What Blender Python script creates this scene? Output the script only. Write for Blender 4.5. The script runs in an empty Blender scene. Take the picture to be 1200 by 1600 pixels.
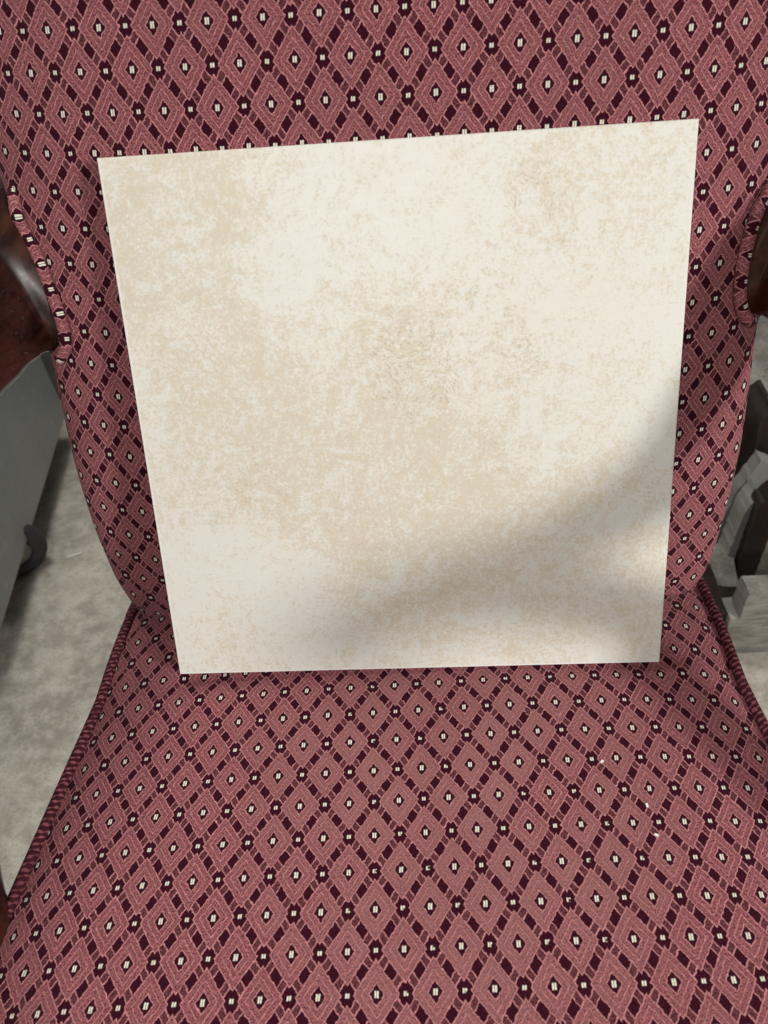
import bpy, bmesh, math, random
from mathutils import Vector, Matrix, noise as mnoise
random.seed(7)
S = bpy.context.scene
COL = S.collection

# ------------------------------------------------------------------ camera
cam_d = bpy.data.cameras.new('camera'); cam = bpy.data.objects.new('camera', cam_d); COL.objects.link(cam)
RC = ((0.9976372, -0.0372977, -0.0576964), (0.0144966, -0.7066132, 0.7074515), (-0.0671553, -0.7066164, -0.7044029))
CP = (0.01505, -0.35359, 0.98754)
cam.matrix_world = Matrix(((RC[0][0], -RC[0][1], -RC[0][2], CP[0]), (RC[1][0], -RC[1][1], -RC[1][2], CP[1]),
                           (RC[2][0], -RC[2][1], -RC[2][2], CP[2]), (0, 0, 0, 1)))
cam_d.sensor_fit = 'VERTICAL'; cam_d.sensor_height = 36; cam_d.sensor_width = 27; cam_d.lens = 36 * 1180 / 1600
cam_d.clip_start = 0.02; cam_d.clip_end = 50
cam_d.dof.use_dof = True; cam_d.dof.focus_distance = 0.62; cam_d.dof.aperture_fstop = 8.5
S.camera = cam
S.render.resolution_x = 768; S.render.resolution_y = 1024

# ------------------------------------------------------------------ light
W = bpy.data.worlds.new('World'); S.world = W; W.use_nodes = True
W.node_tree.nodes['Background'].inputs[0].default_value = (1.0, 0.965, 0.915, 1)
W.node_tree.nodes['Background'].inputs[1].default_value = 0.055
def area(name, loc, target, size, power, color, shape='DISK', size_y=None):
    d = bpy.data.lights.new(name, 'AREA'); d.shape = shape; d.size = size
    if size_y: d.size_y = size_y
    d.energy = power; d.color = color
    o = bpy.data.objects.new(name, d); COL.objects.link(o)
    o.location = loc
    o.rotation_euler = (Vector(target) - Vector(loc)).to_track_quat('-Z', 'Y').to_euler()
    return o
area('window_light', (2.54, -2.04, 1.89), (0.05, 0.05, 0.58), 0.46, 86, (1.0, 0.975, 0.935))
area('front_fill_light', (-0.12, -1.05, 1.52), (0, -0.20, 0.48), 0.55, 10.2, (1.0, 0.975, 0.935), 'RECTANGLE', 0.45)  # unseen fill lamp added close in front to brighten the seat
area('rear_fill_light', (-0.60, 0.86, 2.15), (-0.6, 0.40, 0.0), 0.6, 24, (1.0, 0.975, 0.93), 'RECTANGLE', 0.5)  # unseen lamp added behind to brighten the floor and cart
S.view_settings.view_transform = 'Standard'; S.view_settings.look = 'None'
S.view_settings.exposure = 0; S.view_settings.gamma = 1
S.view_settings.use_curve_mapping = False

# ------------------------------------------------------------------ helpers
def tag(o, label=None, cat=None, group=None, kind=None):
    if label: o['label'] = label
    if cat: o['category'] = cat
    if group: o['group'] = group
    if kind: o['kind'] = kind
    return o
def link(name, me, mat=None, parent=None, smooth=True):
    o = bpy.data.objects.new(name, me); COL.objects.link(o)
    if mat and not me.materials: me.materials.append(mat)
    if parent is not None: o.parent = parent
    if smooth:
        for p in me.polygons: p.use_smooth = True
    return o
def mesh(name, verts, faces, uvs=None):
    me = bpy.data.meshes.new(name); me.from_pydata([tuple(v) for v in verts], [], faces); me.update()
    if uvs:
        l = me.uv_layers.new(name='UVMap')
        for lp in me.loops: l.data[lp.index].uv = uvs[lp.vertex_index]
    return me
def empty(name, loc=(0, 0, 0)):
    o = bpy.data.objects.new(name, None); COL.objects.link(o); o.location = loc; return o
def interp(tab, x):
    if x <= tab[0][0]: return tab[0][1]
    for (a, fa), (b, fb) in zip(tab, tab[1:]):
        if x <= b: return fa + (fb - fa) * (x - a) / (b - a)
    return tab[-1][1]
def smooth_tab(tab, n=160, it=6):
    lo, hi = tab[0][0], tab[-1][0]
    xs = [lo + (hi - lo) * i / n for i in range(n + 1)]; ys = [interp(tab, x) for x in xs]
    for _ in range(it):
        ys = [ys[0]] + [(ys[i-1] + 2 * ys[i] + ys[i+1]) / 4 for i in range(1, n)] + [ys[-1]]
    return list(zip(xs, ys))
def catmull(P, n):
    P = [Vector(p) for p in P]; Q = [2 * P[0] - P[1]] + P + [2 * P[-1] - P[-2]]; out = []
    for i in range(1, len(Q) - 2):
        a, b, c, d = Q[i-1:i+3]
        for k in range(n):
            t = k / n
            out.append(0.5 * ((2*b) + (c - a) * t + (2*a - 5*b + 4*c - d) * t*t + (3*b - a - 3*c + d) * t**3))
    out.append(P[-1]); return out
def sweep(pts, radii, seg=20, up=Vector((0, 0, 1)), power=2.0, cap=True, uvfun=None):
    """tube along pts with half sizes (width, height) in radii; up fixes the section's height direction"""
    V = []; F = []; UV = []; L = 0
    n = len(pts)
    for i, p in enumerate(pts):
        t = (pts[min(i+1, n-1)] - pts[max(i-1, 0)]).normalized()
        side = t.cross(up).normalized(); u2 = side.cross(t).normalized()
        if i: L += (pts[i] - pts[i-1]).length
        w, h = radii[i]
        for k in range(seg):
            a = 2 * math.pi * k / seg; c, s = math.cos(a), math.sin(a)
            c = math.copysign(abs(c) ** (2 / power), c); s = math.copysign(abs(s) ** (2 / power), s)
            V.append(p + side * (w * c) + u2 * (h * s))
            UV.append(uvfun(L, k / seg) if uvfun else (L, k / seg))
    for i in range(n - 1):
        for k in range(seg):
            F.append((i*seg + k, i*seg + (k+1) % seg, (i+1)*seg + (k+1) % seg, (i+1)*seg + k))
    if cap:
        F.append(tuple(reversed(range(seg)))); F.append(tuple((n-1)*seg + k for k in range(seg)))
    return V, F, UV
def box_mesh(name, x0, x1, y0, y1, z0, z1, bev=0.003, seg=2, taper=None):
    bm = bmesh.new(); bmesh.ops.create_cube(bm, size=1)
    for v in bm.verts:
        v.co = Vector(((x0 + x1) / 2 + v.co.x * (x1 - x0), (y0 + y1) / 2 + v.co.y * (y1 - y0), (z0 + z1) / 2 + v.co.z * (z1 - z0)))
    if taper: taper(bm)
    bmesh.ops.bevel(bm, geom=bm.edges[:], offset=bev, segments=seg, affect='EDGES', profile=0.6)
    me = bpy.data.meshes.new(name); bm.to_mesh(me); bm.free(); return me

class NT:
    """small node graph writer"""
    def __init__(self, name):
        self.m = bpy.data.materials.new(name); self.m.use_nodes = True
        self.t = self.m.node_tree; self.n = self.t.nodes; self.b = self.n['Principled BSDF']
    def set(self, sock, v):
        if hasattr(v, 'is_output'): self.t.links.new(v, sock)
        elif v is not None:
            if sock.type == 'RGBA' and len(v) == 3: v = (*v, 1)
            sock.default_value = v
    def math(self, op, a, b=None, c=None, clamp=False):
        n = self.n.new('ShaderNodeMath'); n.operation = op; n.use_clamp = clamp
        for i, v in enumerate((a, b, c)):
            if v is not None: self.set(n.inputs[i], v)
        return n.outputs[0]
    def add(self, a, b): return self.math('ADD', a, b)
    def sub(self, a, b): return self.math('SUBTRACT', a, b)
    def mul(self, a, b): return self.math('MULTIPLY', a, b)
    def mx(self, a, b): return self.math('MAXIMUM', a, b)
    def mn(self, a, b): return self.math('MINIMUM', a, b)
    def ss(self, x, lo, hi, a=0.0, b=1.0):
        n = self.n.new('ShaderNodeMapRange'); n.interpolation_type = 'SMOOTHSTEP'
        for i, v in enumerate((x, lo, hi, a, b)): self.set(n.inputs[i], v)
        return n.outputs[0]
    def line(self, x, c, w):
        return self.ss(self.math('ABSOLUTE', self.sub(x, c)), w * 1.35, w * 0.6)
    def noise(self, vec, scale, detail=3, rough=0.55, out='Fac', dim='3D', w=None):
        n = self.n.new('ShaderNodeTexNoise'); n.noise_dimensions = dim
        self.set(n.inputs['Vector'], vec); n.inputs['Scale'].default_value = scale
        n.inputs['Detail'].default_value = detail; n.inputs['Roughness'].default_value = rough
        return n.outputs[out]
    def mix(self, f, a, b):
        n = self.n.new('ShaderNodeMix'); n.data_type = 'RGBA'
        self.set(n.inputs[0], f); self.set(n.inputs[6], a); self.set(n.inputs[7], b); return n.outputs[2]
    def vmath(self, op, a, b=None, scale=None):
        n = self.n.new('ShaderNodeVectorMath'); n.operation = op; self.set(n.inputs[0], a)
        if b is not None: self.set(n.inputs[1], b)
        if scale is not None: n.inputs['Scale'].default_value = scale
        return n.outputs[0]
    def sep(self, v):
        n = self.n.new('ShaderNodeSeparateXYZ'); self.set(n.inputs[0], v); return n.outputs
    def comb(self, x, y, z=0.0):
        n = self.n.new('ShaderNodeCombineXYZ'); self.set(n.inputs[0], x); self.set(n.inputs[1], y); self.set(n.inputs[2], z); return n.outputs[0]
    def coord(self, out='Object'):
        return self.n.new('ShaderNodeTexCoord').outputs[out]
    def attr(self, name):
        n = self.n.new('ShaderNodeAttribute'); n.attribute_name = name; return n.outputs['Fac']
    def bump(self, h, dist, strength=1.0):
        n = self.n.new('ShaderNodeBump'); n.inputs['Strength'].default_value = strength
        n.inputs['Distance'].default_value = dist; self.set(n.inputs['Height'], h)
        self.t.links.new(n.outputs[0], self.b.inputs['Normal'])
    def out(self, color=None, rough=None, **kw):
        if color is not None: self.set(self.b.inputs['Base Color'], color)
        if rough is not None: self.set(self.b.inputs['Roughness'], rough)
        for k, v in kw.items(): self.set(self.b.inputs[k.replace('_', ' ')], v)
        return self.m

# ------------------------------------------------------------------ materials
def fabric_material():
    g = NT('woven_diamond_fabric'); uv = g.coord('UV')
    n1 = g.vmath('SUBTRACT', g.noise(uv, 3.2, 2, out='Color'), (0.5, 0.5, 0.5))
    n2 = g.vmath('SUBTRACT', g.noise(uv, 17.0, 2, out='Color'), (0.5, 0.5, 0.5))
    w = g.vmath('ADD', uv, g.vmath('SCALE', n1, scale=0.030))
    w0 = w
    w = g.vmath('ADD', w, g.vmath('SCALE', n2, scale=0.054))
    u, v, _ = g.sep(w)
    s = g.add(u, v); t = g.sub(u, v)
    a = g.math('ABSOLUTE', g.sub(s, g.math('ROUND', s))); b = g.math('ABSOLUTE', g.sub(t, g.math('ROUND', t)))
    m = g.mx(a, b); n = g.mn(a, b)
    indiam = g.ss(m, 0.407, 0.399)
    lines_d = g.mx(g.mx(g.line(m, 0.136, 0.013), g.line(m, 0.256, 0.011)), g.line(m, 0.387, 0.014))
    lines_s = g.mx(g.line(n, 0.145, 0.015), g.line(n, 0.305, 0.016))
    strip = g.sub(1.0, indiam)
    lines = g.add(g.mul(lines_d, indiam), g.mul(lines_s, strip))
    fill_d = g.mul(g.ss(m, 0.120, 0.130), indiam)
    fill_s = g.mul(g.mul(g.ss(n, 0.139, 0.147), g.ss(n, 0.309, 0.301)), strip)
    # weave speckle
    sp = g.noise(g.comb(g.mul(u, 1.0), g.mul(v, 1.36)), 34.0, 2, 0.75)
    spk = g.ss(sp, 0.40, 0.60)
    big = g.noise(uv, 0.55, 3)
    fillc = g.mix(spk, (0.115, 0.028, 0.040), (0.370, 0.130, 0.142))
    linec = g.mix(g.ss(sp, 0.25, 0.6), (0.410, 0.140, 0.156), (0.640, 0.262, 0.272))
    darkc = g.mix(spk, (0.020, 0.0010, 0.0052), (0.048, 0.0036, 0.0130))
    fills = g.mix(spk, (0.045, 0.008, 0.014), (0.165, 0.050, 0.058))
    col = g.mix(fill_d, darkc, fillc); col = g.mix(fill_s, col, fills); col = g.mix(lines, col, linec)
    # cream double stitches in every diamond and every knot
    u0, v0, _ = g.sep(w0)
    iu = g.math('ROUND', g.mul(u0, 2.0)); iv = g.math('ROUND', g.mul(v0, 2.0))
    lu = g.sub(u0, g.mul(iu, 0.5)); lv = g.sub(v0, g.mul(iv, 0.5))
    par = g.math('ABSOLUTE', g.math('MODULO', g.add(iu, iv), 2.0))       # 0 in a diamond, 1 in a knot
    lu2 = g.add(lu, g.mul(lv, -0.08))
    hx = g.math('ABSOLUTE', g.sub(g.math('ABSOLUTE', lu2), 0.0210))
    hh = g.sub(0.040, g.mul(par, 0.012))
    bar = g.mul(g.ss(hx, 0.0195, 0.0145), g.ss(g.math('ABSOLUTE', lv), g.add(hh, 0.006), g.sub(hh, 0.006)))
    wn = g.n.new('ShaderNodeTexWhiteNoise'); wn.noise_dimensions = '2D'; g.set(wn.inputs['Vector'], g.comb(iu, iv))
    rnd = wn.outputs['Value']; rc = g.sep(wn.outputs['Color'])
    gone = g.mul(g.mul(g.math('GREATER_THAN', g.mul(rnd, g.attr('wear_sheen')), 0.50), par),
                 g.mul(g.math('GREATER_THAN', lu, g.mul(g.sub(rc[0], 0.6), 0.05)), g.math('LESS_THAN', g.math('ABSOLUTE', g.sub(lv, g.mul(g.sub(rc[1], 0.5), 0.05))), 0.017)))
    bar = g.mul(bar, g.sub(1.0, gone))
    col = g.mix(bar, col, g.mix(spk, (0.66, 0.63, 0.50), (0.86, 0.84, 0.72)))
    col = g.mix(g.mul(g.mul(g.attr('wear_sheen'), g.ss(big, 0.25, 0.65)), g.mul(fill_d, 0.40)), col, (0.34, 0.175, 0.160))  # greyish seat sheen painted into the diamond fill colour
    fade = g.noise(uv, 0.35, 4, 0.6)
    col = g.mix(g.mul(g.ss(fade, 0.40, 0.68, 0.0, 0.22), fill_d), col, (0.22, 0.090, 0.088))
    h = g.add(g.add(g.mul(lines, 0.9), g.mul(g.mx(fill_d, g.mul(fill_s, 0.6)), 0.55)), g.add(g.mul(bar, 0.9), g.mul(sp, 0.55)))
    g.bump(h, 0.0012, 0.9)
    g.b.inputs['Sheen Weight'].default_value = 0.08; g.b.inputs['Sheen Roughness'].default_value = 0.45
    g.b.inputs['Sheen Tint'].default_value = (1.0, 0.72, 0.74, 1)
    return g.out(col, 0.88, Specular_IOR_Level=0.10)
FABRIC = fabric_material()

def cord_material():
    g = NT('twisted_cord_fabric'); x, y, _ = g.sep(g.coord('UV'))
    n = g.noise(g.comb(g.mul(x, 160.0), g.mul(y, 2.0)), 1.0, 2); n2 = g.noise(g.coord('Object'), 900.0, 2, 0.7)
    n3 = g.noise(g.coord('Object'), 60.0, 2)
    ph = g.add(g.add(g.mul(x, 215.0), g.mul(y, 2.0)), g.add(g.mul(n, 1.3), g.mul(n2, 0.35)))
    wv = g.math('SINE', g.mul(ph, 6.2832)); zig = g.math('SINE', g.mul(g.sub(g.mul(x, 118.0), g.mul(y, 3.0)), 6.2832))
    f = g.ss(g.add(wv, g.mul(zig, 0.55)), -0.15, 0.9)
    col = g.mix(g.mul(f, g.ss(n3, 0.25, 0.6, 0.45, 1.0)), (0.050, 0.009, 0.016), (0.240, 0.080, 0.088))
    g.bump(g.add(f, n2), 0.0008, 0.8)
    return g.out(col, 0.85, Specular_IOR_Level=0.12)
CORD = cord_material()

def wood_material():
    g = NT('polished_mahogany'); c = g.coord('Object')
    st = g.vmath('MULTIPLY', c, (90.0, 10.0, 90.0))
    n = g.noise(st, 1.0, 6, 0.65); n2 = g.noise(c, 9.0, 3)
    col = g.mix(g.ss(n, 0.34, 0.70), (0.010, 0.0028, 0.0015), (0.040, 0.0105, 0.0040))
    col = g.mix(g.ss(n2, 0.48, 0.74, 0.0, 0.5), col, (0.110, 0.030, 0.008))
    g.bump(g.add(g.noise(c, 18.0, 2), g.mul(n, 0.03)), 0.0022, 0.3)
    return g.out(col, g.ss(n, 0.3, 0.7, 0.30, 0.42), Coat_Weight=0.6, Coat_Roughness=0.05)
WOOD = wood_material()

def tile_material():
    g = NT('stone_look_glaze'); c = g.coord('Object'); mask = g.attr('mask')
    warp = g.vmath('ADD', c, g.vmath('SCALE', g.vmath('SUBTRACT', g.noise(c, 22.0, 4, out='Color'), (0.5, 0.5, 0.5)), scale=0.045))
    n1 = g.noise(warp, 17.0, 6, 0.62); n2 = g.noise(warp, 95.0, 6, 0.72); n3 = g.noise(c, 420.0, 3, 0.7)
    f = g.add(g.add(g.mul(mask, 0.66), 0.10), g.add(g.mul(g.sub(n1, 0.5), 2.1), g.add(g.mul(g.sub(n2, 0.5), 3.6), g.add(g.mul(g.sub(n3, 0.5), 2.6), g.mul(g.sub(g.noise(c, 210.0, 4, 0.75), 0.5), 2.6)))))
    beige = g.ss(f, -0.15, 1.15)
    warm = g.noise(c, 9.0, 3)
    cream = g.mix(g.ss(warm, 0.35, 0.7), (0.765, 0.765, 0.708), (0.772, 0.757, 0.694))
    tan = g.mix(g.ss(g.noise(warp, 30.0, 4), 0.3, 0.7), (0.672, 0.612, 0.480), (0.680, 0.602, 0.488))
    col = g.mix(beige, cream, tan)
    # pitted travertine flecks
    fleck = g.attr('fleck')
    vo = g.n.new('ShaderNodeTexVoronoi'); vo.inputs['Scale'].default_value = 330.0; vo.feature = 'F1'; g.set(vo.inputs['Vector'], warp)
    pit = g.mul(g.ss(vo.outputs['Distance'], 0.46, 0.22), g.mul(g.ss(g.add(n2, g.mul(fleck, 0.30)), 0.55, 0.78), g.ss(fleck, -0.25, 0.6)))
    col = g.mix(g.mul(pit, 0.42), col, (0.50, 0.39, 0.27))
    wfl = g.mul(g.ss(g.noise(c, 150.0, 4, 0.65), 0.57, 0.70), g.ss(mask, 0.0, 0.5))
    col = g.mix(g.mul(wfl, 0.65), col, (0.83, 0.80, 0.73))
    spots = g.ss(g.noise(c, 300.0, 1), 0.755, 0.80)
    col = g.mix(g.mul(spots, 0.45), col, (0.36, 0.27, 0.18))
    # linen-like print texture
    x, y, z = g.sep(c)
    lin = g.add(g.noise(g.vmath('MULTIPLY', c, (1500.0, 60.0, 60.0)), 1.0, 1), g.noise(g.vmath('MULTIPLY', c, (60.0, 1500.0, 1500.0)), 1.0, 1))
    col = g.mix(g.ss(lin, 0.75, 1.25, 0.0, 0.10), col, (0.62, 0.57, 0.48))
    rim = g.attr('rim')
    col = g.mix(rim, col, (0.86, 0.845, 0.80))
    g.bump(g.add(g.mul(n2, 0.6), g.add(g.mul(n3, 0.4), g.mul(pit, -0.8))), 0.0006, 0.35)
    return g.out(col, g.ss(n2, 0.3, 0.7, 0.42, 0.52), Specular_IOR_Level=0.4)
TILE = tile_material()

def concrete_material():
    g = NT('stained_concrete'); c = g.coord('Object')
    n1 = g.noise(c, 7.0, 6, 0.65); n2 = g.noise(c, 34.0, 5, 0.7); n3 = g.noise(c, 260.0, 3, 0.7)
    col = g.mix(g.ss(g.add(g.mul(n1, 0.55), g.mul(n2, 0.45)), 0.36, 0.64), (0.330, 0.300, 0.248), (0.590, 0.552, 0.475))
    col = g.mix(g.ss(n2, 0.42, 0.72, 0.0, 0.65), col, (0.64, 0.61, 0.54))
    col = g.mix(g.ss(n3, 0.48, 0.72, 0.0, 0.55), col, (0.22, 0.20, 0.16))
    g.bump(g.add(n2, g.mul(n3, 0.5)), 0.002, 0.3)
    return g.out(col, g.ss(n1, 0.3, 0.7, 0.55, 0.8))
CONCRETE = concrete_material()

def simple_material(name, c1, c2, scale=20.0, rough=0.6, bump=0.0006, detail=5, stretch=(1, 1, 1), metallic=0.0, spots=None):
    g = NT(name); c = g.vmath('MULTIPLY', g.coord('Object'), stretch)
    n = g.noise(c, scale, detail, 0.6); n2 = g.noise(c, scale * 9, 3, 0.6)
    col = g.mix(g.ss(g.add(n, g.mul(g.sub(n2, 0.5), 0.4)), 0.3, 0.7), c1, c2)
    if spots: col = g.mix(g.ss(g.noise(c, scale * 4, 4), 0.62, 0.72, 0.0, 0.8), col, spots)
    g.bump(n2, bump, 0.5)
    return g.out(col, rough, Metallic=metallic)
WALLM = simple_material('grey_wall_paint', (0.20, 0.196, 0.186), (0.255, 0.25, 0.238), 5.0, 0.7)
BINM = simple_material('grey_plastic', (0.285, 0.315, 0.330), (0.340, 0.372, 0.388), 6.0, 0.42, 0.0004, spots=(0.40, 0.43, 0.445))
RUBBER = simple_material('black_rubber', (0.03, 0.03, 0.03), (0.06, 0.06, 0.058), 40.0, 0.65)
HUBM = simple_material('pale_hub_plastic', (0.30, 0.30, 0.24), (0.42, 0.41, 0.34), 30.0, 0.5)
CARTON = simple_material('chalky_white_board', (0.150, 0.140, 0.120), (0.310, 0.298, 0.265), 22.0, 0.85, 0.0014, stretch=(1, 1, 4), spots=(0.10, 0.09, 0.075))
PANEL = simple_material('off_white_board', (0.21, 0.205, 0.190), (0.30, 0.293, 0.275), 14.0, 0.7)
DARKWOOD = simple_material('dark_brown_wood', (0.007, 0.004, 0.003), (0.030, 0.014, 0.008), 12.0, 0.5, 0.0008, stretch=(3, 3, .6))
EDGEWOOD = simple_material('raw_orange_wood', (0.16, 0.075, 0.025), (0.27, 0.13, 0.045), 25.0, 0.6)
PAPER = simple_material('white_paper', (0.75, 0.75, 0.72), (0.82, 0.82, 0.80), 30.0, 0.7)

# ------------------------------------------------------------------ the place: floor and wall
bm = bmesh.new(); bmesh.ops.create_grid(bm, x_segments=2, y_segments=2, size=3.0)
me = bpy.data.meshes.new('floor'); bm.to_mesh(me); bm.free()
tag(link('floor', me, CONCRETE, smooth=False), kind='structure')
tag(link('wall', box_mesh('wall', -3, 3, 1.04, 1.14, -0.02, 2.4, 0.004), WALLM, smooth=False), kind='structure')

# ------------------------------------------------------------------ armchair
CH = empty('armchair', (0, -0.05, 0))
tag(CH, 'wooden-armed chair upholstered in burgundy and pink diamond-pattern fabric', 'armchair')
CH_OFF = Vector((0, 0.05, 0))
def part(name, me, mat, parent=None, smooth=True):
    """meshes are written in world coordinates; shift them into the chair's frame"""
    if parent is None:
        me.transform(Matrix.Translation(CH_OFF)); parent = CH
    else:
        me.transform(Matrix.Translation(CH_OFF))
    return link(name, me, mat, parent, smooth)

PIT = 0.036367
# --- seat
SX0 = -0.004
def seat_w(y): return 0.270 + 0.115 * max(0.0, -y - 0.01) * (1 if y > -0.25 else 1) if y > -0.30 else 0.270 + 0.115 * 0.29
def seat_z(x, y):
    t = min(1.0, abs(x - SX0) / seat_w(y))
    z = 0.4495 + 0.012 * (x - SX0) - 0.020 * t ** 3.6 - 0.0035 * max(0.0, (t - 0.94) / 0.06)
    if y > 0.02: z -= 0.007 * ((y - 0.02) / 0.07) ** 2
    z -= 0.0035 * math.exp(-(y / 0.010) ** 2) * max(0.0, min(1.0, (0.215 - abs(x)) / 0.02))
    if y < -0.32: z -= 0.060 * ((-0.32 - y) / 0.11) ** 2.2
    z += 0.0012 * mnoise.noise(Vector((x * 9, y * 9, 3.0)))
    return z
def build_seat():
    nx, ny = 72, 132; V = []; UV = []; F = []; wear_sheen = []
    y0, y1 = -0.43, 0.14; ang = math.radians(2.1); ca, sa = math.cos(ang), math.sin(ang)
    cx, cy = -0.12645, -0.01864; p, q = PIT, PIT * 1.3393
    for j in range(ny + 1):
        y = y0 + (y1 - y0) * j / ny; w = seat_w(y); row = []
        ts = [math.sin(math.pi / 2 * (2 * i / nx - 1) * 0.98) / math.sin(math.pi / 2 * .98) for i in range(nx + 1)]
        for t in ts:
            x = SX0 + w * t; row.append(Vector((x, y, seat_z(x, y))))
        arc = [0.0]
        for i in range(nx): arc.append(arc[-1] + (row[i+1] - row[i]).length)
        mid = arc[nx // 2]
        for i, P in enumerate(row):
            xs = SX0 + arc[i] - mid; dx, dy = xs - cx, y - cy
            V.append(P); UV.append(((dx * ca + dy * sa) / p, (-dx * sa + dy * ca) / q))
            wear_sheen.append(max(0.0, 1 - ((P.x - 0.03) ** 2 / 0.16 ** 2 + (P.y + 0.12) ** 2 / 0.16 ** 2)) ** .5 if ((P.x - 0.03) ** 2 / 0.16 ** 2 + (P.y + 0.12) ** 2 / 0.16 ** 2) < 1 else 0.0)
    for j in range(ny):
        for i in range(nx):
            a = j * (nx + 1) + i; F.append((a, a + 1, a + nx + 2, a + nx + 1))
    # boxed border below the welt
    loop = [j * (nx + 1) for j in range(ny, -1, -1)] + [i for i in range(1, nx + 1)] + [j * (nx + 1) + nx for j in range(1, ny + 1)]
    prev = loop; L = [0.0]
    for a, b in zip(loop, loop[1:]): L.append(L[-1] + (V[b] - V[a]).length)
    for d in (0.02, 0.045, 0.075):
        ring = []
        for k, vi in enumerate(loop):
            P = V[vi]; bul = 0.006 * math.sin(math.pi * d / 0.085)
            Q = Vector((P.x + math.copysign(bul, P.x - SX0) * (1 if abs(P.x - SX0) > seat_w(P.y) * .97 else 0), P.y - (bul if P.y < -0.42 else 0), P.z - d))
            ring.append(len(V)); V.append(Q); UV.append((L[k] / p, -d / q)); wear_sheen.append(0.0)
        for k in range(len(loop) - 1): F.append((prev[k], ring[k], ring[k+1], prev[k+1]))
        prev = ring
    me = mesh('seat', V, F, UV)
    at = me.attributes.new('wear_sheen', 'FLOAT', 'POINT'); at.data.foreach_set('value', wear_sheen)
    return me
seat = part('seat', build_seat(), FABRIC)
def welt(name, pts, r, uvf, parent, off):
    pts = [Vector(p) for p in pts]
    V, F, UV = sweep(pts, [(r, r)] * len(pts), 12, Vector((0.03, 0.05, 1)).normalized(), 2.0, True, uvf)
    return part(name, mesh(name, V, F, UV), CORD, parent)
for sgn in (-1, 1):
    pts = []
    for j in range(90):
        y = 0.112 - j * 0.0057
        x = SX0 + sgn * (seat_w(y) + 0.0010); z = seat_z(x, y) + 0.0030
        if y > 0.085: z += 0.0015
        pts.append((x, y, z))
    welt('welt', pts, 0.0043, lambda L, a: (L, a), seat, 0)
pts = [(SX0 + t * seat_w(-0.43), -0.431, seat_z(SX0 + t * seat_w(-0.43), -0.43) + 0.001) for t in [i / 40 * 2 - 1 for i in range(41)]]
V, F, UV = sweep([Vector(p) for p in pts], [(0.0042, 0.0042)] * len(pts), 12, Vector((0, 0, 1)), 2.0, True, lambda L, a: (L, a))
part('welt', mesh('welt', V, F, UV), CORD, seat)

# --- backrest
PROF = smooth_tab([(0.36, 0.070), (0.45, 0.070), (0.52, 0.078), (0.58, 0.093), (0.62, 0.108), (0.65, 0.1205), (0.70, 0.1405), (0.75, 0.1615), (0.81, 0.1875), (0.857, 0.208), (0.95, 0.2475), (1.08, 0.302)], 220, 14)
BWID = smooth_tab([(0.36, 0.250), (0.43, 0.266), (0.455, 0.2705), (0.47, 0.273), (0.51, 0.2755), (0.565, 0.279), (0.62, 0.281), (0.665, 0.281), (0.71, 0.283), (0.77, 0.287), (0.85, 0.292), (0.95, 0.294), (1.08, 0.294)], 220, 4)
DBT = smooth_tab([(0.36, 0.030), (0.45, 0.030), (0.55, 0.040), (0.62, 0.050), (1.08, 0.050)], 100, 6)
NB = 2.7; BX0 = -0.006
def back_y(x, z):
    w = interp(BWID, z); t = min(1.0, abs(x - BX0) / w)
    return interp(PROF, z) + interp(DBT, z) * (1 - max(0.0, 1 - t ** NB) ** (1 / NB))
def build_back():
    nx = 88; zs = [0.36 + i * 0.009 for i in range(73)] + [1.01 + i * .006 for i in range(1, 11)]
    V = []; UV = []; F = []; p, q = PIT * 1.010, PIT * 1.372
    vl = 0.0; prevc = None; vacc = []
    for z in zs:
        c = Vector((0, interp(PROF, z), z)); vl += (c - prevc).length if prevc else 0; vacc.append(vl); prevc = c
    z0 = 0.8522; k = max(i for i, z in enumerate(zs) if z <= z0); vref = vacc[k] + (z0 - zs[k]) / (zs[k+1] - zs[k]) * (vacc[k+1] - vacc[k])
    cols = nx + 1 + 4
    for j, z in enumerate(zs):
        w = interp(BWID, z); top = max(0.0, (z - 1.0) / 0.07)
        w *= 1 - 0.12 * min(1, top) ** 3; back = 0.045 * (1 - math.sqrt(max(0.0, 1 - min(1, top) ** 2.4)))
        row = []
        for i in range(nx + 1):
            t = math.sin(math.pi / 2 * (2 * i / nx - 1)); x = w * t
            y = back_y(BX0 + x, z) + back
            y += 0.0012 * mnoise.noise(Vector((x * 8, z * 8, 11.0)))
            row.append(Vector((BX0 + x, y, z)))
        arc = [0.0]
        for i in range(nx): arc.append(arc[-1] + (row[i+1] - row[i]).length)
        mid = arc[nx // 2] - BX0
        yb = interp(PROF, z) + 0.105
        full = [Vector((BX0 - w * 0.93, yb, z)), Vector((BX0 - w, yb - 0.012, z))] + row + [Vector((BX0 + w, yb - 0.012, z)), Vector((BX0 + w * 0.93, yb, z))]
        ul = [arc[0] - 0.07, arc[0] - 0.045] + arc + [arc[-1] + 0.045, arc[-1] + 0.07]
        for P, s in zip(full, ul):
            V.append(P); UV.append(((s - mid + 0.0243) / p, (vacc[j] - vref) / q))
    for j in range(len(zs) - 1):
        for i in range(cols - 1):
            a = j * cols + i; F.append((a, a + 1, a + cols + 1, a + cols))
        F.append((j * cols + cols - 1, j * cols, (j + 1) * cols, (j + 1) * cols + cols - 1))
    F.append(tuple((len(zs) - 1) * cols + i for i in range(cols)))
    F.append(tuple(reversed(range(cols))))
    return mesh('backrest', V, F, UV)
back = part('backrest', build_back(), FABRIC)

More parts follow.
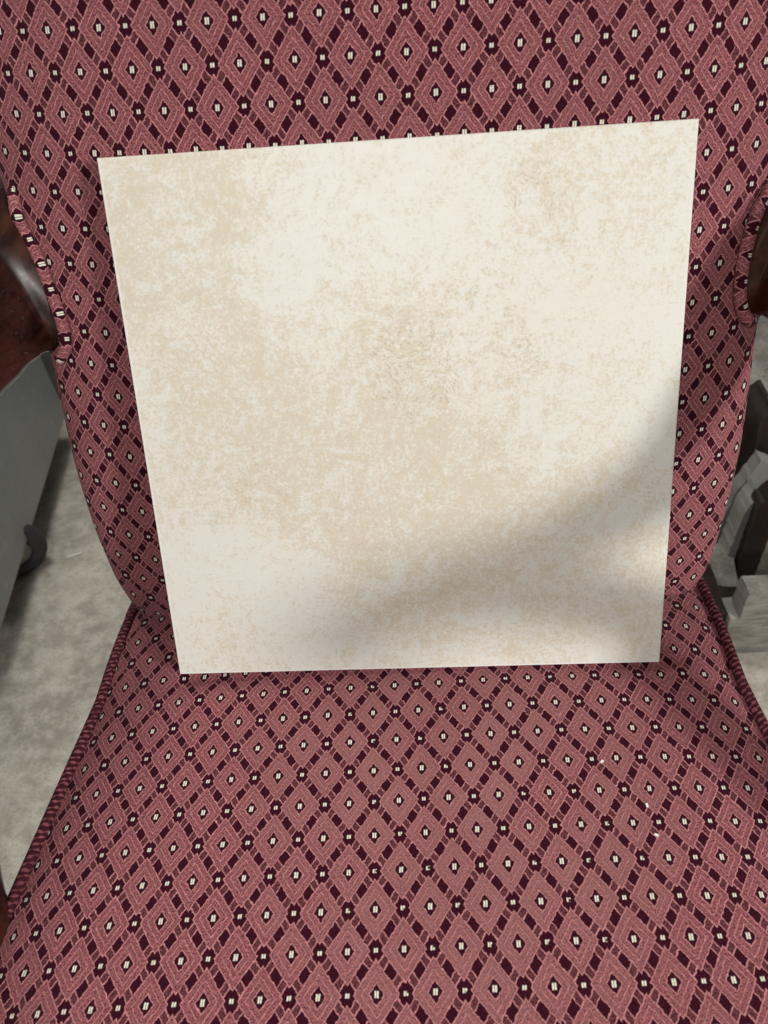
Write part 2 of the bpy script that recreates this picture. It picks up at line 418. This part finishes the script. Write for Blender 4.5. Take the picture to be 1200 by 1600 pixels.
# --- carved arms: each grows out of the side of the back, flares out and runs forward to its post
def arm_path(sgn):
    P = [(-0.278, 0.245, 0.726), (-0.287, 0.187, 0.726), (-0.296, 0.160, 0.724), (-0.307, 0.115, 0.717), (-0.327, 0.030, 0.693), (-0.338, -0.05, 0.668), (-0.345, -0.150, 0.672), (-0.344, -0.240, 0.688), (-0.340, -0.300, 0.690), (-0.338, -0.325, 0.672)]  # unseen front part dips and rises to shape its shadow on the tile
    H = [0.062, 0.064, 0.052, 0.049, 0.034, 0.023, 0.022, 0.028, 0.030, 0.014]; Wd = [0.034, 0.036, 0.026, 0.033, 0.033, 0.031, 0.032, 0.033, 0.034, 0.018]
    pts = catmull([(x * -sgn, y, z) for x, y, z in P], 8)
    n = len(pts) - 1
    rad = [(interp(list(zip(range(len(Wd)), Wd)), i / 8), interp(list(zip(range(len(H)), H)), i / 8)) for i in range(n + 1)]
    return pts, rad
def post_path(sgn):
    P = [(-0.342, -0.215, 0.675), (-0.347, -0.150, 0.62), (-0.337, -0.108, 0.555), (-0.322, -0.140, 0.49), (-0.312, -0.190, 0.43), (-0.306, -0.205, 0.34)]  # unseen backward bow shaped to shade the tile's lower right corner
    return catmull([(x * -sgn, y, z) for x, y, z in P], 6)
for sgn in (-1, 1):
    pts, rad = arm_path(sgn)
    V, F, UV = sweep(pts, rad, 36, Vector((0, 0, 1)), 2.15)
    for i, v in enumerate(V):                      # the root follows the slope of the back
        j = i // 36; k = max(0.0, 1 - j / 30.0); dz = v.z - pts[j].z
        v.y += 0.40 * dz * k; v.x += sgn * 0.44 * dz * k
        v.x += BX0
    part('arm', mesh('arm', V, F), WOOD)
    pp = post_path(sgn)
    V, F, UV = sweep(pp, [(0.021, 0.024 + 0.006 * (i / len(pp) - .5) ** 2 * 4) for i in range(len(pp))], 18, Vector((0, -1, 0.1)).normalized(), 2.6)
    part('arm_post', mesh('arm_post', V, F), WOOD)
# welts trimming the cut-outs round the arms
WL = [(24, 325), (31, 348), (42, 370), (56, 397), (68, 424), (78, 452), (88, 478), (97, 505), (102, 530), (101, 549), (92, 560)]
WR = [(1200, 303), (1188, 320), (1178, 345), (1170, 372), (1163, 402), (1158, 432), (1156, 462), (1160, 486), (1172, 503)]
def cast_back(px, py):
    d = Vector(((px - 600) / 1180, (py - 800) / 1180, 1)); d = Vector((sum(RC[i][k] * d[k] for k in range(3)) for i in range(3)))
    lo = 0.3; C = Vector(CP)
    for k in range(1200):
        P = C + d * (lo + k * 0.0004)
        if P.y > back_y(P.x, P.z) - 0.0055: return P
        if abs(P.x - BX0) > interp(BWID, P.z) and P.y > interp(PROF, P.z) + 0.042: return P
    return P
WELT_UV = lambda L, a: (L / PIT * 1.0, (a - 0.36) * 0.42)
for path, sg in ((WL, -1), (WR, 1)):
    cp = [cast_back(*p) for p in path]
    cp = [cp[0] + Vector((sg * 0.006, 0.026, 0.014))] + cp + [cp[-1] + Vector((sg * 0.012, 0.022, -0.006))]
    pts = catmull(cp, 6)
    for _ in range(4): pts = [pts[0]] + [(pts[i-1] + pts[i] * 2 + pts[i+1]) / 4 for i in range(1, len(pts) - 1)] + [pts[-1]]
    V, F, UV = sweep(pts, [(0.0046, 0.0046)] * len(pts), 14, Vector((0, -1, 0.3)).normalized(), 2.0, True, WELT_UV)
    part('welt', mesh('welt', V, F, UV), FABRIC, back)

# --- frame under the seat
def rail(x0, x1, y0, y1, z0, z1): part('seat_rail', box_mesh('seat_rail', x0, x1, y0, y1, z0, z1, 0.006), WOOD, smooth=False)
rail(-0.296, 0.288, -0.432, -0.395, 0.305, 0.372); rail(-0.262, 0.256, 0.135, 0.165, 0.305, 0.372)
for s in (-1, 1): rail(SX0 + s * 0.279 - 0.014, SX0 + s * 0.279 + 0.014, -0.394, 0.134, 0.305, 0.366)
for sx in (-1, 1):
    pf = catmull([(sx * 0.272, -0.400, 0.33), (sx * 0.285, -0.415, 0.22), (sx * 0.276, -0.405, 0.10), (sx * 0.290, -0.425, 0.0)], 6)
    V, F, _ = sweep(pf, [(0.026 - 0.011 * i / len(pf), 0.026 - 0.011 * i / len(pf)) for i in range(len(pf))], 16, Vector((0, 1, 0)), 3)
    part('leg', mesh('leg', V, F), WOOD)
    pr = catmull([(sx * 0.235, 0.185, 0.50), (sx * 0.238, 0.165, 0.34), (sx * 0.24, 0.185, 0.17), (sx * 0.245, 0.235, 0.0)], 6)
    V, F, _ = sweep(pr, [(0.019, 0.022 - 0.006 * i / len(pr)) for i in range(len(pr))], 16, Vector((0, 1, 0)), 3)
    part('leg', mesh('leg', V, F), WOOD)

# ------------------------------------------------------------------ the tile leaning on the chair
def build_tile():
    n = 64; Lh = 0.40; T = 0.0095; r = 0.0011
    ed = [0.0, 0.0005, 0.0011, 0.0024]
    xs = ed + [0.0024 + (Lh - 0.0048) * i / n for i in range(1, n)] + [Lh - e for e in reversed(ed)]
    def prof(a):
        e = min(a, Lh - a); return 0.0 if e >= r else r * (1 - math.sqrt(max(0, 1 - ((r - e) / r) ** 2)))
    B = [(.06,.95,.12,.9),(.12,.86,.11,.8),(.10,.72,.11,.8),(.22,.92,.07,.5),(.20,.66,.09,.7),(.16,.55,.08,.45),(.10,.44,.10,.6),(.22,.47,.10,.55),
         (.33,.52,.08,.4),(.50,.64,.10,.7),(.57,.74,.06,.55),(.46,.72,.05,.4),(.42,.58,.08,.45),(.53,.55,.07,.4),(.34,.42,.12,.65),(.48,.40,.12,.85),
         (.42,.34,.11,.7),(.56,.33,.10,.6),(.30,.33,.07,.5),(.66,.46,.08,.35),(.76,.94,.05,.5),(.79,.88,.05,.45),(.72,.90,.05,.3),(.86,.88,.08,.25),
         (.55,.18,.10,.5),(.45,.20,.07,.35),(.70,.27,.10,.45),(.82,.36,.12,.35),(.90,.22,.12,.35),(.78,.12,.10,.35),(.36,.13,.07,.4),(.48,.06,.08,.35),
         (.70,.66,.05,.35),(.76,.62,.05,.4),(.89,.62,.07,.25),(.87,.52,.06,.2),(.15,.08,.10,.2),(.96,.93,.06,.25),(.62,.93,.06,.12),(.38,.80,.05,.25)]
    N = [(.45,.90,.13,.5),(.85,.72,.12,.3),(.15,.22,.13,.6),(.27,.18,.10,.4),(.30,.78,.07,.4),(.62,.86,.09,.3),(.93,.55,.08,.25),(.28,.86,.04,.4),(.33,.62,.05,.35)]
    FL = [(.53,.60,.09,1.),(.50,.67,.07,.6),(.74,.91,.05,.9),(.72,.64,.06,.9),(.60,.72,.06,.4),(.66,.76,.04,.7),(.20,.40,.10,.5),(.40,.33,.10,.4),(.82,.82,.07,.5),(.45,.14,.12,.3),(.60,.17,.12,.3),(.70,.45,.1,.4)]
    V = []; mask = []; fleck = []; rim = []; F = []
    m = len(xs)
    for yv in xs:
        for xv in xs:
            fx, fy = xv / Lh, yv / Lh
            V.append((xv - Lh / 2, -max(prof(xv), prof(yv)) * -1.0, yv))
            g = sum(w * math.exp(-((fx - a) ** 2 + (fy - b) ** 2) / (2 * (s * .85) ** 2)) for a, b, s, w in B) - sum(w * math.exp(-((fx - a) ** 2 + (fy - b) ** 2) / (2 * (s * .85) ** 2)) for a, b, s, w in N)
            mask.append(max(-0.2, min(1.0, g))); fleck.append(min(1.0, sum(w * math.exp(-((fx - a) ** 2 + (fy - b) ** 2) / (2 * (s * .7) ** 2)) for a, b, s, w in FL)))
            rim.append(1.0 if min(xv, yv) < 0.0012 else 0.0)
    for j in range(m - 1):
        for i in range(m - 1):
            a = j * m + i; F.append((a, a + 1, a + m + 1, a + m))
    loop = list(range(m)) + [j * m + m - 1 for j in range(1, m)] + [(m - 1) * m + i for i in range(m - 2, -1, -1)] + [j * m for j in range(m - 2, 0, -1)]
    ring = []
    for vi in loop:
        x, y, z = V[vi]; ring.append(len(V)); V.append((x, T, z)); mask.append(0.6); fleck.append(0); rim.append(0.0)
    for k in range(len(loop)):
        k2 = (k + 1) % len(loop); F.append((loop[k], ring[k], ring[k2], loop[k2]))
    F.append(tuple(reversed(ring)))
    me = mesh('ceramic_tile', V, F)
    for nm, d in (('mask', mask), ('fleck', fleck), ('rim', rim)):
        me.attributes.new(nm, 'FLOAT', 'POINT').data.foreach_set('value', d)
    return me
tile = link('ceramic_tile', build_tile(), TILE, smooth=False)
tag(tile, 'square cream and beige stone-look ceramic tile leaning on the chair back', 'tile')
tile.location = (0.0, 0.0, 0.4500); tile.rotation_euler = (-math.atan2(0.4375, 0.8992), 0, 0)

# ------------------------------------------------------------------ things behind the chair
# grey cart on castors
CART = empty('rolling_cart', (-0.98, 0.60, 0)); tag(CART, 'grey plastic cart on castors standing on the concrete floor', 'cart')
def cpart(name, me, mat, smooth=False, parent=CART):
    me.transform(Matrix.Translation((0.98, -0.60, 0))); return link(name, me, mat, parent, smooth)
def cart_taper(bm):
    for v in bm.verts:
        if v.co.z < 0.3: v.co.x += (-0.004 if v.co.x > -1 else 0.03); v.co.y += (0.05 if v.co.y < 0.5 else 0.0)
        if v.co.y < .5 and v.co.x > -1: v.co.x += 0.075
cpart('body', box_mesh('body', -1.24, -0.722, 0.28, 0.90, 0.062, 0.72, 0.022, 4, cart_taper), BINM, True)
cpart('lid', box_mesh('lid', -1.26, -0.690, 0.24, 0.925, 0.722, 0.760, 0.010, 3), BINM, True)
def castor(x, y, yaw):
    bm = bmesh.new()
    me1 = bpy.data.meshes.new('tyre'); prof = [(0.024, -0.013), (0.046, -0.014), (0.052, -0.008), (0.0535, 0), (0.052, 0.008), (0.046, 0.014), (0.024, 0.013)]
    V = []; F = []; n = 28
    for k in range(n):
        a = 2 * math.pi * k / n
        for r, h in prof: V.append((h, r * math.cos(a), r * math.sin(a)))
    c = len(prof)
    for k in range(n):
        for i in range(c): F.append((k*c + i, k*c + (i+1) % c, ((k+1) % n)*c + (i+1) % c, ((k+1) % n)*c + i))
    M = Matrix.Translation((x, y, 0.0535)) @ Matrix.Rotation(yaw, 4, 'Z')
    me1 = mesh('tyre', V, F); me1.transform(M)
    w = cpart('wheel', me1, RUBBER, True)
    V = []; F = []; prof = [(0.0, -0.016), (0.012, -0.016), (0.013, -0.011), (0.025, -0.011), (0.025, 0.011), (0.013, 0.011), (0.012, 0.016), (0.0, 0.016)]; c = len(prof)
    for k in range(n):
        a = 2 * math.pi * k / n
        for r, h in prof: V.append((h, r * math.cos(a), r * math.sin(a)))
    for k in range(n):
        for i in range(c - 1): F.append((k*c + i, k*c + i + 1, ((k+1) % n)*c + i + 1, ((k+1) % n)*c + i))
    me2 = mesh('hub', V, F); me2.transform(M); me2.transform(Matrix.Translation((0.98, -0.60, 0)))
    link('hub', me2, HUBM, w, True)
    me3 = box_mesh('fork', -0.040, -0.018, 0.012, 0.034, 0.030, 0.085, 0.003); me3.transform(Matrix.Translation((x, y, 0.0)))
    cpart('fork', me3, RUBBER)
castor(-0.706, 0.522, math.radians(-50)); castor(-0.78, 0.84, math.radians(-20)); castor(-1.18, 0.45, 0.4); castor(-1.18, 0.84, 0.2)

def thing_mesh(name, me, mat, label, cat, group=None, smooth=False, loc=None):
    return tag(link(name, me, mat, None, smooth), label, cat, group)
def rough_box(name, x0, x1, y0, y1, z0, z1, yaw, amp=0.003, seed=0):
    bm = bmesh.new(); bmesh.ops.create_cube(bm, size=1)
    bmesh.ops.subdivide_edges(bm, edges=bm.edges[:], cuts=7, use_grid_fill=True)
    for v in bm.verts:
        co = Vector((v.co.x * (x1 - x0), v.co.y * (y1 - y0), v.co.z * (z1 - z0)))
        nz = mnoise.noise_vector(co * 28 + Vector((seed * 7, 0, 0))) * amp
        nz.z = nz.z if v.co.z > -0.49 else abs(nz.z) * .3
        v.co = co + nz
    bmesh.ops.rotate(bm, verts=bm.verts, matrix=Matrix.Rotation(yaw, 3, 'Z'))
    bmesh.ops.translate(bm, verts=bm.verts, vec=((x0 + x1) / 2, (y0 + y1) / 2, (z0 + z1) / 2))
    me = bpy.data.meshes.new(name); bm.to_mesh(me); bm.free(); return me
thing_mesh('carton', rough_box('carton', 0.440, 0.80, 0.312, 0.350, 0.0, 0.090, 0.03, 0.004, 1), CARTON, 'scuffed white carton on the floor beside the chair, bottom of its pair', 'carton', 'white cartons behind the chair')
thing_mesh('carton', rough_box('carton', 0.450, 0.80, 0.314, 0.346, 0.091, 0.146, 0.05, 0.004, 2), CARTON, 'scuffed white carton lying on top of the other carton', 'carton', 'white cartons behind the chair')
thing_mesh('storage_box', box_mesh('storage_box', 0.36, 0.90, 0.62, 0.86, 0.0, 0.190, 0.003), PANEL, 'tall off-white box with overhanging lid board standing by the grey wall', 'box')
thing_mesh('lid_board', box_mesh('lid_board', 0.34, 0.92, 0.602, 0.88, 0.191, 0.212, 0.003), CARTON, 'pale board laid across the top of the off-white box', 'board')
thing_mesh('added_grey_cabinet', box_mesh('added_grey_cabinet', 0.42, 1.00, 0.885, 1.03, 0.0, 0.62, 0.004), WALLM, 'plain grey cabinet added against the wall to dim the floor behind the off-white box', 'cabinet')  # added box; covers the pale floor so this spot turns darker
# curved dark strip leaning on the box: traced arc with its own thickness
def plank(name, pts, width, thick, mat, up=Vector((0, 0, 1))):
    P = catmull(pts, 6); V, F, _ = sweep(P, [(width, thick)] * len(P), 4, up, 2.0); return mesh(name, V, F)
def ony(px, py, Y):
    d = (((px - 600) / 1180), ((py - 800) / 1180), 1); d = [sum(RC[i][k] * d[k] for k in range(3)) for i in range(3)]
    s = (Y - CP[1]) / d[1]; return Vector((CP[0] + d[0] * s, Y, CP[2] + d[2] * s))
def slab(name, outline, Y, dy, jag=True):
    """a flat board: outline (pixels) read on the plane y = Y, dy metres thick"""
    rr = random.Random(int(outline[0][0] * 7 + outline[0][1])); dense = []
    for (xa, ya), (xb, yb) in zip(outline, outline[1:] + outline[:1]):
        k = max(1, int(math.hypot(xb - xa, yb - ya) / 6))
        dense += [(xa + (xb - xa) * i / k + (rr.uniform(-1, 1) if jag else 0), ya + (yb - ya) * i / k + (rr.uniform(-1, 1) if jag else 0)) for i in range(k)]
    front = [ony(px, py, Y) for px, py in dense]; n = len(front)
    V = front + [p + Vector((0.0, dy, 0.0)) for p in front]
    F = [tuple(range(n)), tuple(reversed(range(n, 2 * n)))] + [(k, n + k, n + (k + 1) % n, (k + 1) % n) for k in range(n)]
    me = mesh(name, V, F); bm = bmesh.new(); bm.from_mesh(me); bmesh.ops.recalc_face_normals(bm, faces=bm.faces[:])
    bm.to_mesh(me); bm.free(); return me
BS = empty('bent_plywood', ony(1180, 720, 0.55)); BS.location.z = 0.0
tag(BS, 'bent dark plywood offcut with raw orange edge leaning on the off-white box', 'offcut')
def bpart(name, me, mat):
    me.transform(Matrix.Translation(-BS.location)); return link(name, me, mat, BS, False)
bpart('board', slab('board', [(1133, 797), (1150, 768), (1167, 735), (1180, 700), (1189, 655), (1215, 640), (1214, 680), (1201, 708), (1189, 737), (1173, 766), (1152, 792)], 0.545, 0.078), DARKWOOD)
bpart('edge', slab('edge', [(1134, 798.5), (1152, 792.8), (1173, 766.8), (1189, 737.8), (1201, 708.8), (1214, 680.8), (1217, 684), (1204, 712), (1192, 741), (1176, 770), (1154, 796)], 0.5455, 0.072), EDGEWOOD)
thing_mesh('wooden_board', slab('wooden_board', [(1147, 903), (1140, 912), (1165, 912), (1176, 906), (1212, 815), (1210, 770), (1186, 792)], 0.445, 0.03), DARKWOOD, 'dark brown board leaning behind the white cartons', 'board')
thing_mesh('white_board', slab('white_board', [(1122, 902), (1140, 914), (1156, 880), (1190, 806), (1186, 775), (1164, 800), (1146, 845)], 0.462, 0.04), PANEL, 'pale narrow board leaning next to the dark brown board', 'board')
thing_mesh('grey_board', slab('grey_board', [(1098, 880), (1110, 885), (1150, 800), (1215, 790), (1225, 735), (1190, 720), (1150, 770)], 0.505, 0.025), WALLM, 'grey board leaning under the bent plywood', 'board')
thing_mesh('plaster_slab', rough_box('plaster_slab', 0.36, 0.500, 0.41, 0.50, 0.0, 0.045, -0.15, 0.003, 5), CARTON, 'flat pale slab lying on the floor behind the dark block', 'slab')
thing_mesh('shade_block', rough_box('shade_block', 0.405, 0.438, 0.316, 0.44, 0.0, 0.092, 0.0, 0.002, 6), DARKWOOD, 'dark block standing in for the shade at the end of the white cartons', 'block')  # dark colour stands in for shade on the carton ends
# scrap of paper on the floor
me = rough_box('paper_scrap', -0.0135, 0.0135, -0.0022, 0.0022, 0.0, 0.0016, 0.35, 0.0006, 9); me.transform(Matrix.Translation((-0.6295, 0.555, 0.0006)))
thing_mesh('paper_scrap', me, PAPER, 'small white sliver of paper lying on the concrete floor', 'paper scrap')
# crumbs on the seat
for i, (x, y) in enumerate(((0.1375, -0.085), (0.163, -0.118), (0.1645, -0.139))):
    me = rough_box('plaster_crumb', -0.0014, 0.0014, -0.0008, 0.0008, 0, 0.0010, 0.7 + i, 0.0003, 20 + i)
    me.transform(Matrix.Translation((x, y, seat_z(x, y) - 0.0001)))
    thing_mesh('plaster_crumb', me, PAPER, 'tiny white crumb lying on the seat fabric in front of the tile', 'crumb', 'white crumbs on the seat')
